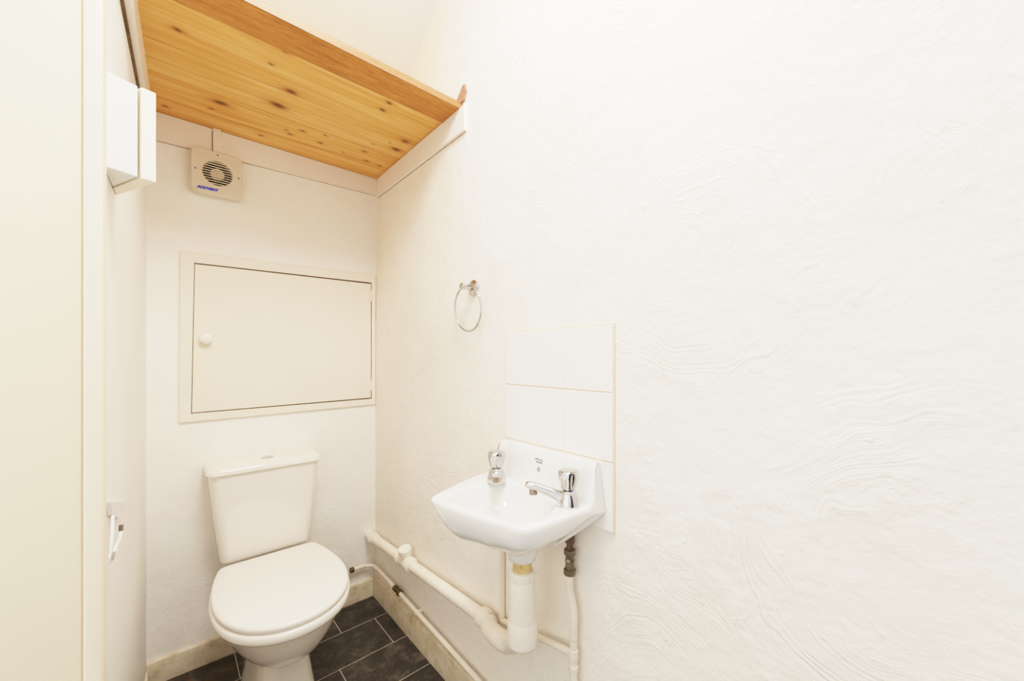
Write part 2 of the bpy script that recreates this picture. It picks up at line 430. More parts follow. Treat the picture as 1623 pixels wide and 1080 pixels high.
# ------------------------------------------------------------------ high shelf
SHY0, SHY1, SHY2 = 1.150, 1.266, YB - 0.001
shelf = empty('shelf', (0.35, 1.5, ZS), 'high wide pine board shelf with a darker oak front edge, above the toilet', 'shelf')
knA = [(395, 205, 20), (1135, 350, 20), (1035, 440, 12), (1172, 628, 26), (1082, 722, 34), (690, 705, 30), (625, 745, 11), (310, 728, 12), (965, 928, 10), (1165, 920, 11), (1250, 897, 8), (1138, 890, 7)]
knB = [(795, 375, 16), (748, 425, 17), (910, 650, 20), (845, 708, 22), (620, 722, 11), (635, 790, 9), (725, 825, 9), (680, 668, 6), (305, 660, 12), (340, 607, 8), (180, 575, 8), (470, 728, 5), (800, 660, 5)]
KN = []
for x, y, r in knA: KN.append((onZ(190 + x / 4.32, y / 4.32, ZS), r / 4.32))
for x, y, r in knB: KN.append((onZ(440 + x / 4.5, 80 + y / 4.5, ZS), r / 4.5))
KN = [(p.x, p.y, r * (p.x * SN + p.y * CS) / F_PX) for p, r in KN]
def build_planks():
    edges = [SHY1, 1.462, 1.556, 1.628, 1.776, SHY2]
    vs = []; fs = []; kn = []; ha = []; sh = []
    xl, xr = -0.058, XT - 0.0005
    for i in range(len(edges) - 1):
        y0, y1 = edges[i] + .0007, edges[i + 1] - .0007
        nx, ny = 230, max(8, int((y1 - y0) / 0.0036)); o = len(vs); s = (0.35, 0.6, 0.8, 0.3, 0.5)[i]
        for b in range(ny + 1):
            for a in range(nx + 1):
                x = xl + (xr - xl) * a / nx; y = y0 + (y1 - y0) * b / ny
                z = ZS + (0.0018 if b in (0, ny) else 0)
                if b == 1: y = y0 + .0016
                if b == ny - 1: y = y1 - .0016
                vs.append((x, y, z)); K = 0; Hh = 0
                for kx, ky, kr in KN:
                    dx, dy = (x - kx), (y - ky)
                    if abs(dx) > 6 * kr or abs(dy) > 5 * kr: continue
                    ang = 0.35 * math.sin(kx * 91)
                    ex = (dx * math.cos(ang) + dy * math.sin(ang)) / (kr * 1.35); ey = (-dx * math.sin(ang) + dy * math.cos(ang)) / (kr * 0.80)
                    q = ex * ex + ey * ey
                    K = max(K, math.exp(-(q ** 1.6)) * 0.85); Hh += math.exp(-((dx / (kr * 2.6)) ** 2 + (dy / (kr * 1.7)) ** 2))
                kn.append(max(K, 0.5 if b in (0, ny) else 0)); ha.append(min(Hh, 1.2)); sh.append(s)
        for b in range(ny):
            for a in range(nx):
                q = o + b * (nx + 1) + a; fs.append((q, q + 1, q + nx + 2, q + nx + 1))
        # top and edges of the board
        c = [o, o + nx, o + (ny + 1) * (nx + 1) - 1, o + ny * (nx + 1)]
        t = len(vs)
        for x, y in ((xl, y0), (xr, y0), (xr, y1), (xl, y1)): vs.append((x, y, ZS + 0.018)); kn.append(0); ha.append(0); sh.append(s)
        fs.append((t, t + 1, t + 2, t + 3))
    off = shelf.location
    me = bpy.data.meshes.new('board'); me.from_pydata([tuple(Vector(v) - off) for v in vs], [], fs); me.materials.append(M['pine'])
    for nm, d in (('knot', kn), ('halo', ha), ('shade', sh)):
        at = me.attributes.new(nm, 'FLOAT', 'POINT'); at.data.foreach_set('value', d)
    o = bpy.data.objects.new('soffit_boards', me); COL.objects.link(o); o.parent = shelf
    MB().box((xl, SHY1, ZS + 0.0021), (xr, SHY2, ZS + 0.0179)).build('backing_board', M['oak'], shelf)
build_planks()
# oak edge board, its lower face flush with the boards, rounded nosing at the front
fz0, fz1 = ZS - 0.004, ZS + 0.020
MB().box((XL(1.2) + 0.001, SHY0 + .0035, fz0), (XT - 0.0005, SHY1 - 0.0015, fz1), 0.001, 2).build('edge_board', M['oak'], shelf, 20)
MB().box((XL(1.2) + 0.001, SHY0, fz0 + .0005), (XT - 0.0005, SHY0 + .0033, fz1 - .0003), 0.0012, 2).build('lit_front_face', M['lit_edge'], shelf, 20)['label'] = 'front edge of the oak board, coloured for the light on it'
# sliver of brown board standing on the shelf end
pts = [onX(*p, XT - .004) for p in ((719, 150), (734, 136), (737, 133.5), (740.5, 142), (736, 153))]
zt = fz1
pts = [(max(q.y, SHY0 - .03), q.z) for q in pts]
pts = [(pts[0][0], zt), pts[1], pts[2], pts[3], (pts[4][0], zt)]
mb = MB(); n = len(pts)
mb.add([(x, y, z) for x in (XT - .007, XT - .001) for y, z in pts], [tuple(range(n)), tuple(range(2 * n - 1, n - 1, -1))] + [(i, (i + 1) % n, n + (i + 1) % n, n + i) for i in range(n)])
tag(mb.build('wood_offcut', M['offcut']), 'small pointed brown wood offcut standing on the right end of the high shelf', 'offcut')

# ------------------------------------------------------------------ extractor fan
fy = YB - 0.043
fc = onY(345, 275, fy); fw, fh = 0.079, 0.083
fan = empty('extractor_fan', (fc.x, YB, fc.z), 'square cream extractor fan with round slatted grille, high on the back wall', 'fan')
fx = fc.x; fzc = fc.z
MB().box((fx - .066, YB - 0.0125, fzc - .075), (fx + .066, YB, 1.942)).build('back_box', M['fan'], fan)
# front cover: thin plate with a round opening
def plate_with_hole(cx, cz, hw, hh, r, y0, y1, n=64):
    def sq(k):
        a = 2 * PI * k / n; c, s = math.cos(a), math.sin(a); p = 12
        q = (abs(c) ** p + abs(s) ** p) ** (-1 / p); return cx + hw * c * q, cz + hh * s * q
    ring = lambda f, y: [Vector((f(k)[0], y, f(k)[1])) for k in range(n)]
    ci = lambda rr: (lambda k: (cx + rr * math.cos(2 * PI * k / n), cz + rr * math.sin(2 * PI * k / n)))
    sc = lambda t: (lambda k: (cx + (sq(k)[0] - cx) * t, cz + (sq(k)[1] - cz) * t))
    return MB().loft([ring(ci(r), y1), ring(ci(r), y0 + .002), ring(ci(r + .002), y0), ring(sc(0.955), y0), ring(sc(0.985), y0 + .003), ring(sc(1), y0 + .008), ring(sc(1), y1)], False, False, closed=True)
cov = plate_with_hole(fx, fzc, fw, fh, 0.046, fy, YB - 0.0127)
for i in range(13):                        # shallow moulded ridges across the cover
    z = fzc - 0.058 + i * 0.0097
    half = 0.064
    gap = math.sqrt(max(0, 0.049 ** 2 - (z - fzc) ** 2))
    for a, b in (((-half, -gap), (gap, half)) if gap > 0 else ((-half, half),)):
        if z < fzc - 0.04 and a < 0: a = max(a, 0.004) if b > 0.01 else a
        if b - a > 0.004 and not (z < fzc - 0.04 and b <= 0.0): cov.box((fx + a, fy - 0.0009, z - 0.0012), (fx + b, fy + 0.002, z + 0.0012), 0.0006, 1)
cov.build('cover', M['fan'], fan)
MB().lathe([(0, 0.0455), (0.001, 0.0455)], (fx, YB - 0.0150, fzc), (0, 1, 0), 40).build('dark_opening', M['dark'], fan)
sl = MB()
for i in range(10):
    z = fzc - 0.0405 + i * 0.009; w = math.sqrt(0.0468 ** 2 - (z - fzc) ** 2)
    sl.box((fx - w, fy + 0.0005, z - 0.0016), (fx + w, fy + 0.0040, z + 0.0016), 0.0006, 1)
sl.build('grille', M['fan'], fan)
MB().lathe([(0, 0.021), (0.004, 0.022), (0.016, 0.022)], (fx, fy + 0.0090, fzc), (0, 1, 0), 32).build('motor_hub', M['fan'], fan)
for dx, dz in ((-.066, .0), (.066, 0.0), (0.0, .069)):
    MB().lathe([(0, 0.0012), (0.0004, 0.0030), (0.002, 0.0030)], (fx + dx, fy - 0.0012, fzc + dz), (0, 1, 0), 14).build('screw', M['steel'], fan)
lg = text_mesh('ADDVENT', 0.0132, 0.35, 0.0003, 0.0007).xf(frame((fx - .031, fy - 0.0006, fzc - .066), (1, 0, 0), (0, 0, 1), (0, -1, 0)))
lg.build('maker_lettering', M['blue'], fan)['label'] = 'blue slanted maker lettering'
# cable cover strip from fan to shelf
p = onY(344, 222, YB - .02)
MB().box((p.x - .0125, YB - 0.0205, fzc + fh + 0.0003), (p.x + .0125, YB - 0.0122, ZS - 0.0003), 0.0015, 2).build('cable_trunking', M['trim'])
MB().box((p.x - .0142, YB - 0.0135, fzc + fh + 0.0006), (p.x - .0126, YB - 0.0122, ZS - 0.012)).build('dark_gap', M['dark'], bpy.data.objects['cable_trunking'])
tag(bpy.data.objects['cable_trunking'], 'short white vertical cable cover strip between the fan and the shelf', 'trunking')

# ------------------------------------------------------------------ access hatch
hatch = empty('access_hatch', (0.4, YB, 1.25), 'cream flat access hatch with round knob on the back wall above the toilet', 'hatch')
O = [onY(*p, YB) for p in ((285, 398), (598, 437), (597, 641), (283, 671))]
I = [onY(*p, YB) for p in ((306.5, 416.5), (589.5, 448.5), (589.5, 632.5), (301.5, 656.5))]
D = [onY(*p, YB) for p in ((308.5, 419), (587.8, 450.7), (587.8, 630.5), (303.8, 654.5))]
for L_ in (O,):
    for q in L_: q.x = min(q.x, XR - 0.001)
for q in I: q.x = min(q.x, XR - 0.02)
for q in D: q.x = min(q.x, XR - 0.024)
def yset(L, y): return [Vector((q.x, y, q.z)) for q in L]
def shr(L, d):
    c = sum(L, Vector()) / 4; return [Vector((q.x - math.copysign(d, q.x - c.x), q.y, q.z - math.copysign(d, q.z - c.z))) for q in L]
MB().loft([yset(O, YB), yset(O, YB - .008), yset(shr(O, .003), YB - .011), yset(shr(I, -.002), YB - .011), yset(I, YB - .009), yset(I, YB)], False, False, closed=True).build('hatch_frame', M['cream'], hatch, 20)
MB().loft([yset(I, YB - .0001), yset(I, YB - .0015)]).build('gap_shade_sheet', M['gap'], hatch)  # brown sheet darkens the gap round the hatch door in place of shade
dr = MB().loft([yset(D, YB - .0018), yset(D, YB - .0075), yset(shr(D, .0015), YB - .009)]).build('hatch_door', M['hatch'], hatch, 20)
k = onY(327, 537, YB - .03)
MB().lathe([(0, .011), (0.008, .010), (.012, .015), (.018, .0195), (.024, .0185), (.0275, .012), (.028, 0.001)], (k.x, YB - .009, k.z), (0, -1, 0), 28).build('knob', M['trim'], dr)
for zz in (1.463, 1.03):
    MB().tube([(D[1].x + .0008, YB - .0115, zz - .026), (D[1].x + .0008, YB - .0115, zz + .026)], .0035, 10).box((D[1].x - .010, YB - .0105, zz - .024), (D[1].x + .010, YB - .0095, zz + .024)).build('hinge', M['cream'], dr)

# ------------------------------------------------------------------ white wall box beside the doorway
wb = empty('wall_box', (XL(1.05), 1.05, 1.5), 'white plastic electrical box with angled cover on the left wall by the door lining', 'box')
zb0, zb1 = 1.5035, 1.673
P2 = (-.0403, 1.005); P3 = (-.0182, 1.0105); Q = (XL(1.148) + .0005, 1.148)
def toward(a, b, t): return (a[0] + (b[0] - a[0]) * t, a[1] + (b[1] - a[1]) * t)
Qi = (XL(1.10) + .0005, 1.10)
MB().prism([(XL(.96) + .0005, .985), (P2[0] - .003, P2[1]), (Qi[0], Qi[1] - .004)], zb0, zb1, 0.002, 2).build('back_box', M['plastic'], wb, 12)
MB().prism([(P2[0] + .0006, P2[1] + .0002), P3, Q, (Qi[0] + .0003, Qi[1] + .003)], zb0 - .001, zb1 + .001, 0.002, 2).build('cover', M['plastic_warm'], wb, 12)

# ------------------------------------------------------------------ toilet roll holder on the left wall
hp = (XL(1.05), 1.05)
th = empty('toilet_roll_holder', (hp[0], hp[1], .9), 'white wire toilet roll holder hung low on the smooth left wall', 'holder')
def lw(px, py, d):                          # point standing d off the left wall
    r = sight(px, py); k = (-0.0605 - 0.030 * YB + d) / (r[0] - 0.030 * r[1]); return Vector((r[0] * k, r[1] * k, CAM_H + r[2] * k))
pl = [lw(*p, 0.003) for p in ((172, 797), (196.5, 796), (192, 815), (184, 823), (173, 817))]
mb = MB(); n = len(pl)
mb.add([v + Vector((dx, 0, 0)) for dx in (-.0025, 0.004) for v in pl], [tuple(range(n)), tuple(range(2 * n - 1, n - 1, -1))] + [(i, (i + 1) % n, n + (i + 1) % n, n + i) for i in range(n)])
mb.build('mount_plate', M['plastic'], th)
a = [lw(*p, d) for p, d in (((179, 818), .009), ((177, 850), .010), ((174.5, 884), .010), ((173.5, 889), .011), ((177, 888), .013), ((182, 871), .018), ((189, 856), .018), ((191.3, 846), .018), ((191.6, 842), .018))]
MB().tube(a, .0026, 12, 6).build('wire_arm', M['plastic'], th)
MB().tube([lw(191.7, 841.5, .018), lw(192.2, 832.5, .018)], .0033, 12).build('arm_tip', M['steel'], th)

# ------------------------------------------------------------------ toilet
TX = 0.285
toilet = empty('toilet', (TX, 1.6, 0), 'white close-coupled toilet with closed seat lid, against the back wall', 'toilet')
half = [(0, 1.220), (.065, 1.233), (.125, 1.276), (.167, 1.345), (.1875, 1.43), (.189, 1.52), (.180, 1.60), (.164, 1.672), (.150, 1.703), (.118, 1.712), (.05, 1.713)]
ol = [Vector((x, y, 0)) for x, y in half] + [Vector((0, 1.713, 0))] + [Vector((-x, y, 0)) for x, y in half[:0:-1]]
SEAT, _ = catmull(ol, [1] * len(ol), 6, True)
def seat_ring(off, z, ysq=0.0):
    c = Vector((0, 1.47, 0)); out = []
    m = len(SEAT)
    for i in range(m):
        t = (SEAT[(i + 1) % m] - SEAT[i - 1]).normalized(); nrm = Vector((t.y, -t.x, 0))
        q = SEAT[i] + nrm * off; out.append(Vector((TX + q.x, q.y, z)))
    return out
def shrink(k, z):
    return [Vector((TX + (q.x - TX) * k, 1.48 + (q.y - 1.48) * k, z)) for q in seat_ring(-.012, z)]
lidm = MB().loft([seat_ring(-.008, .411), seat_ring(-.002, .4115), seat_ring(0, .415), seat_ring(-.001, .422), seat_ring(-.005, .4255), seat_ring(-.012, .4268), shrink(.7, .4277), shrink(.35, .428), shrink(.03, .428)])
# bowl: oval sections flowing down into a boxy pedestal
def section(yf, yb, w, z, e=2.0, n=len(SEAT), eb=3.0):
    out = []
    ym = yf + (yb - yf) * 0.52
    for i in range(n):
        a = 2 * PI * i / n; s, c = math.sin(a), -math.cos(a)
        ex = e if c < 0 else eb
        x = math.copysign(abs(s) ** (2 / ex), s) * w
        y = ym + (math.copysign(abs(c) ** (2 / ex), c)) * ((yb - ym) if c > 0 else (ym - yf))
        out.append(Vector((TX + x, y, z)))
    return out
rings = [shrink(.05, .400), shrink(.8, .400), seat_ring(-.004, .4045), seat_ring(.002, .402), seat_ring(.0045, .397), seat_ring(.0045, .384), seat_ring(.001, .377), seat_ring(-.008, .373), seat_ring(-.011, .368)]
for yf, yb, w, z, e in ((1.243, 1.69, .168, .34, 2.0), (1.262, 1.69, .152, .305, 2.0), (1.288, 1.70, .132, .27, 2.1), (1.315, 1.70, .112, .245, 2.2), (1.345, 1.71, .092, .226, 2.4), (1.366, 1.72, .084, .213, 2.7), (1.380, 1.72, .077, .2065, 3.0),
                       (1.392, 1.72, .0725, .203, 3.4), (1.393, 1.73, .0745, .185, 3.8), (1.386, 1.74, .081, .13, 4.2), (1.376, 1.75, .092, .06, 4.2), (1.366, 1.76, .102, .012, 4.2), (1.364, 1.76, .104, 0.0005, 4.2)):
    rings.append(section(yf, yb, w, z, e))
MB().loft(rings).build('bowl', M['ceramic'], toilet, 60)
st = MB().loft([shrink(.05, .4047), seat_ring(-.009, .4048), seat_ring(-.006, .4055), seat_ring(-.0055, .409), seat_ring(-.009, .4105), shrink(.8, .4108), shrink(.05, .4108)]).build('seat', M['seat'], toilet)
lidm.build('seat_lid', M['seat'], toilet, 50)
# cistern
def rrect(x0, x1, y0, y1, z, r, bow=0.0, n=10):
    out = []
    for cx, cy, a0 in ((x1 - r, y0 + r, -PI / 2), (x1 - r, y1 - r * .3, 0), (x0 + r, y1 - r * .3, PI / 2), (x0 + r, y0 + r, PI)):
        rr = r if cy < (y0 + y1) / 2 else r * .3
        for k in range(n + 1):
            a = a0 + (PI / 2) * k / n
            px = (x1 - rr if cx > (x0 + x1) / 2 else x0 + rr); out.append(Vector((px + rr * math.cos(a), cy + rr * math.sin(a), z)))
    # fuller front: subdivide handled by bow on front points
    for q in out:
        t = (q.x - (x0 + x1) / 2) / ((x1 - x0) / 2)
        if q.y < (y0 + y1) / 2: q.y += bow * t * t
    return out
YW = YB - 0.002
cr = []
CXc = 0.285
for z, hw, y0, r in ((.414, .134, 1.742, .022), (.4155, .1415, 1.733, .024), (.421, .1455, 1.7265, .026), (.430, .1470, 1.724, .028), (.54, .160, 1.718, .032), (.65, .172, 1.713, .034), (.745, .180, 1.709, .036)):
    cr.append(rrect(CXc - hw, CXc + hw, y0, YW, z, r, 0.006))
cis = MB().loft(cr).build('cistern', M['ceramic'], toilet, 50)
lr = []
for z, d in ((.7453, .004), (.7475, 0.0), (.759, 0.001), (.766, 0.005), (.7705, .012), (.773, .024), (.7745, .05)):
    lr.append(rrect(CXc - .189 + d, CXc + .189 - d, 1.700 + d, YW - d * .6, z, .04, .006))
cl = MB().loft(lr).build('cistern_lid', M['ceramic'], toilet, 50)
b = onZ(424, 724.5, .776)
bt = MB().lathe([(0, .022), (.0022, .022), (.0035, .020), (.0040, .012), (.0042, .001)], (b.x, b.y, .7743), (0, 0, 1), 32).build('flush_button', M['chrome'], cl)

# ------------------------------------------------------------------ tiled splashback
tl, tr, tb_, tt = 0.892, 0.515, 0.765, 1.243
sp = empty('tile_splashback', (XR, .7, 1.08), 'white glazed tile splashback, three tiles wide, behind the small basin', 'splashback')
MB().box((XR - .0045, tr - .003, tb_), (XR, tl + .003, tt + .003), 0.001, 1).build('grout_bed', M['wallgrout'], sp)
cols = [0.892, 0.740, 0.662, 0.515]; rows = [0.765, 0.926, 1.0865, 1.243]
ti = MB()
for i in range(3):
    for j in range(3):
        g = .0012 if i not in (0, 1) else .0005
        ti.box((XR - .007, cols[i + 1] + (.0008 if i < 2 else .0012), rows[j] + .0016), (XR - .001, cols[i] - (.0008 if i else .0012), rows[j + 1] - .0016), .0012, 2)
ti.build('glazed_tiles', M['walltile'], sp, 12)

# ------------------------------------------------------------------ towel ring
XQ = XRz(1.40); rc = onX(752, 457, XQ)
tw = empty('towel_ring', (XQ, rc.y, rc.z), 'round chrome towel ring on a wall rose, on the right wall left of the tiles', 'towel ring')
MB().lathe([(0, .0275), (.003, .0275), (.007, .026), (.010, .021), (.0115, .012)], (XQ, rc.y, rc.z), (-1, 0, 0), 32).build('wall_rose', M['chrome'], tw)
MB().lathe([(.009, .0085), (.046, .0085), (.0465, .0115), (.053, .0115), (.0545, .009)], (XQ, rc.y, rc.z), (-1, 0, 0), 24).build('post', M['chrome'], tw)
R = .0745; xr_ = XQ - .034; zc_ = rc.z + .004 - R
MB().tube([(xr_ - 0.006 * math.cos(2 * PI * i / 64) + .006, rc.y + R * math.sin(2 * PI * i / 64), zc_ + R * math.cos(2 * PI * i / 64)) for i in range(64)], .0033, 12, closed=True).build('ring', M['chrome'], tw)

# ------------------------------------------------------------------ basin
ZR = 0.83; XW = XR - 0.0075
basin = empty('basin', (XR, .73, .8), 'small white ceramic wall basin with upstand and two chrome taps', 'basin')
outl = [(XW, .920), (.715, .914), (.65, .901), (.58, .880), (.522, .857), (.487, .843), (.471, .829), (.470, .803), (.478, .745), (.490, .680), (.506, .612), (.516, .578), (.530, .557), (.552, .549), (.61, .546), (.68, .545), (.73, .540), (XW, .534), (XW, .60), (XW, .68), (XW, .76), (XW, .84)]
bowl = [(.700, .795), (.675, .822), (.628, .832), (.575, .828), (.530, .820), (.512, .800), (.508, .76), (.515, .70), (.527, .635), (.536, .605), (.556, .586), (.590, .582), (.628, .592), (.665, .615), (.693, .655), (.705, .72)]
def closed_spline(pts, corners=()):
    P = [Vector((p[0], p[1], 0)) for p in pts]; q, _ = catmull(P, [1] * len(P), 8, True); return q
OUT = closed_spline(outl); BOWL = closed_spline(bowl)
for q in OUT: q.x = min(q.x, XW)
CC = Vector((.605, .705, 0)); NA = 180
def polar(poly, a, c=CC):
    d = Vector((math.cos(a), math.sin(a), 0)); best = 0
    m = len(poly)
    for i in range(m):
        p, q = poly[i] - c, poly[(i + 1) % m] - c; e_ = q - p
        den = d.x * e_.y - d.y * e_.x
        if abs(den) < 1e-12: continue
        t = (p.x * e_.y - p.y * e_.x) / den; s = (p.x * d.y - p.y * d.x) / den
        if t > 0 and -1e-6 <= s <= 1 + 1e-6: best = max(best, t)
    return best
AN = [2 * PI * k / NA for k in range(NA)]
RO = [polar(OUT, a) for a in AN]; RB = [polar(BOWL, a) for a in AN]
def P2d(k, r): return CC + Vector((math.cos(AN[k]), math.sin(AN[k]), 0)) * r
def sm(t): t = max(0, min(1, t)); return t * t * (3 - 2 * t)
UP = 0.094
def top_pt(k, r, z):
    q = P2d(k, r)
    t = sm((q.x - (XW - .040)) / .022)
    yl = .920 - .042 * sm((q.x - (XW - .048)) / .040)
    q.y = max(min(q.y, yl), .534 + .014 * t); q.z = z + UP * t - 0.004 * sm((q.x - (XW - .010)) / .010) * t
    return q
rings = []
for f_, z in ((.06, .746), (.12, .747), (.35, .749), (.6, .756), (.78, .768), (.9, .786), (.97, .806), (1.0, .818)):
    rings.append([P2d(k, RB[k] * f_) + Vector((0, 0, z)) for k in range(NA)])
for s_, z in ((.06, .8235), (.14, .8275), (.24, .8295), (.34, ZR), (.44, ZR), (.54, ZR), (.62, ZR), (.70, ZR), (.77, ZR), (.83, ZR), (.88, ZR), (.93, ZR - .0002), (.965, ZR - .0014)):
    rings.append([top_pt(k, RB[k] + (max(RO[k], RB[k] + .006) - RB[k]) * s_, z) for k in range(NA)])
rings.append([top_pt(k, RO[k], ZR - .007) for k in range(NA)])
SG = [math.exp(-0.5 * (d / 11.0) ** 2) for d in range(-30, 31)]
RS = [sum(SG[d + 30] * RO[(k + d) % NA] for d in range(-30, 31)) / sum(SG) for k in range(NA)]
def low(z, ins_f, ins_r, keep, wr):
    """outer skin: corners melt into a rounder belly, inset at the front and left, straighter at the right end, none at the wall"""
    out = []
    for k in range(NA):
        right = sm((-(math.sin(AN[k])) - .35) / .5); ins = ins_f * (1 - right) + ins_r * right
        q = P2d(k, RO[k]); back = sm((q.x - .64) / .10)
        w_ = wr * (1 - .75 * right) * (1 - back * keep)
        r = min(RO[k], RO[k] * (1 - w_) + RS[k] * w_)
        ins *= (1 - back * keep)
        q = P2d(k, max(0.012, r - ins)); q.y = min(q.y, .915)
        q.z = z + (max(z, .811) - z) * back * keep
        out.append(q)
    return out
for z, a_, b_, kp, wr in ((.817, .0002, .0002, 1, .12), (.802, .003, .002, 1, .40), (.786, .008, .008, 1, .68), (.771, .015, .022, 1, .88), (.757, .027, .042, .95, 1), (.745, .043, .06, .8, 1), (.736, .062, .075, .5, 1), (.730, .080, .09, .1, 1), (.727, .095, .10, 0, 1)):
    rings.append(low(z, a_, b_, kp, wr))
DR = Vector((.640, .690, 0))
def circ(c, r, z): return [Vector((c.x + r * math.cos(a), c.y + r * math.sin(a), z)) for a in AN]
for r, z in ((.046, .724), (.041, .716), (.037, .698), (.033, .684), (.028, .681)): rings.append(circ(DR, r, z))
MB().loft(rings).build('bowl', M['basin'], basin, 50)
MB().lathe([(0, .001), (0.0005, .016), (.002, .021), (.003, .019), (.0031, .0005)], (CC.x, CC.y, .7455), (0, 0, 1), 28).build('plug_hole', M['chrome'], basin)
# printed maker mark on the upstand face
mx = XW - 0.0272
def upface(mb, y, z):
    return mb.xf(frame((mx, y, z), (0, -1, 0), (0.17, 0, 0.985), (-0.985, 0, 0.17)))
pm = onX(854, 729, mx)
upface(text_mesh('ARMITAGE', .0062, 0, .0002), pm.y, pm.z).add(*(lambda t: (t.v, t.f))(upface(text_mesh('SHANKS', .0062, 0, .0002), pm.y - .001, pm.z - .0072))).build('printed_name', M['ink'], basin)
mx -= .0036; lgm = MB(); ry = onX(853.5, 744, mx)
lgm.tube([(mx, ry.y + .0056 * math.cos(2 * PI * i / 24), ry.z + .0068 * math.sin(2 * PI * i / 24)) for i in range(24)], .0004, 6, closed=True)
lgm.lathe([(0, .0028), (.0004, .0028)], (mx - .0002, ry.y, ry.z - .0022), (-1, 0, 0), 3, ref=(0, 0, 1)).lathe([(0, .0014), (.0004, .0014)], (mx - .0002, ry.y, ry.z + .002), (-1, 0, 0), 10)
lgm.build('round_emblem', M['ink'], basin)

# taps: one built, one copied and turned
def make_tap(loc, rz, label):
    t = empty('pillar_tap', loc, label, 'tap', 'chrome basin taps', rz)
    MB().lathe([(-.003, .0250), (0, .0260), (.004, .0260), (.010, .0250), (.018, .0228), (.026, .0195), (.032, .0165), (.0345, .0135), (.0355, .010), (.038, .010)], (0, 0, 0), (0, 0, 1), 36).build('tap_body', M['chrome'], t, 60, world=False)
    # spout leaves the body towards local +x, broad and flattened
    n = 20; rg = []
    for i, (x, z, w, h) in enumerate(((.004, .017, .0165, .0135), (.016, .0190, .0155, .0130), (.030, .0235, .0135, .0118), (.048, .030, .0124, .0104), (.068, .037, .0120, .0096), (.086, .0425, .0118, .0090), (.094, .0440, .0110, .0082), (.0985, .0444, .0082, .0056))):
        dirx, dirz = 0.95, 0.30
        rg.append([Vector((x - dirz * h * math.sin(2 * PI * k / n), w * math.cos(2 * PI * k / n), z + dirx * h * math.sin(2 * PI * k / n))) for k in range(n)])
    so = MB().loft(rg).build('spout', M['chrome'], t, 60, world=False)
    MB().lathe([(0, .0098), (.015, .0098), (.0155, .007)], (.0805, 0, .037), (-.05, 0, -1), 20).build('nozzle', M['nozzle'], so, world=False)
    # faceted handle: narrow foot, wide eight-sided shoulders, flat indexed top
    rg = []
    for z, r, fac in ((.0372, .0150, 0), (.0395, .0172, .3), (.047, .0195, .8), (.058, .0225, 1), (.068, .0240, 1), (.0740, .0238, .7), (.0775, .0226, .2), (.0785, .0215, 0)):
        ring = []
        for k in range(48):
            a = 2 * PI * k / 48; m_ = (a % (PI / 4)) - PI / 8
            ring.append(Vector((math.cos(a), math.sin(a), 0)) * (r * (1 - fac * 0.09 * (1 - abs(m_) / (PI / 8)) )) + Vector((0, 0, z)))
        rg.append(ring)
    kb = MB().loft(rg).build('handle', M['chrome'], t, 18, world=False)
    MB().lathe([(0, .0198), (.0012, .0198), (.002, .0178), (.0022, .0005)], (0, 0, .0784), (0, 0, 1), 32).build('handle_cap', M['chrome'], kb, 40, world=False)
    return t
def copy_tree(o, parent=None):
    c = o.copy(); COL.objects.link(c); c.parent = parent
    for ch in list(o.children): copy_tree(ch, c)
    return c
t1 = make_tap((.684, .583, ZR + .001), math.radians(133), 'chrome basin tap nearer the long bare wall, its spout seen from the side')
t2 = copy_tree(t1); t2.location = (.672, .828, ZR + .001); t2.rotation_euler = (0, 0, math.radians(230))
t2['label'] = 'chrome basin tap nearer the towel ring, its spout pointing at the viewer'

# ------------------------------------------------------------------ waste trap and waste pipe
XP = XR - 0.034                             # axis of the waste pipe along the right wall
tb = DR
A = onX(588, 851, XP); A.y = YB - .001
Bp = onX(775, 985, XP)
wp = empty('waste_pipe', (tb.x, tb.y, .5), 'thick white waste pipe and bottle trap running under the basin along the right wall', 'waste pipe')
axd = (Bp - A).normalized(); Lw = (Bp - A).length
MB().tube([A, Bp], .0205, 24).build('pipe', M['waste'], wp)
def collar(mbb, t, w, r, ax=axd, o=A):
    return mbb.lathe([(t, r - .004), (t + .001, r), (t + w - .001, r), (t + w, r - .004)], o, ax, 28)
c1 = collar(collar(MB(), .045, .022, .0265), .078, .012, .0245); c1.build('wall_coupling', M['waste'], wp)
tt0 = (onX(643, 893, XP) - A).length
c2 = collar(MB(), tt0 - .052, .020, .0275); collar(c2, tt0 - .034, .066, .0245); collar(c2, tt0 + .026, .026, .0290); collar(c2, tt0 + .05, .010, .025)
c2.build('cleaning_tee', M['waste'], wp)
tp = A + axd * (tt0 + .006)
up = Vector((-.18, -.12, .97)).normalized()
ce = MB().lathe([(.010, .0185), (.030, .0185), (.031, .025), (.037, .025), (.038, .022), (.043, .022), (.044, .0265), (.060, .0265), (.063, .024)], tp, up, 32)
ce.build('screw_cap', M['waste'], wp)
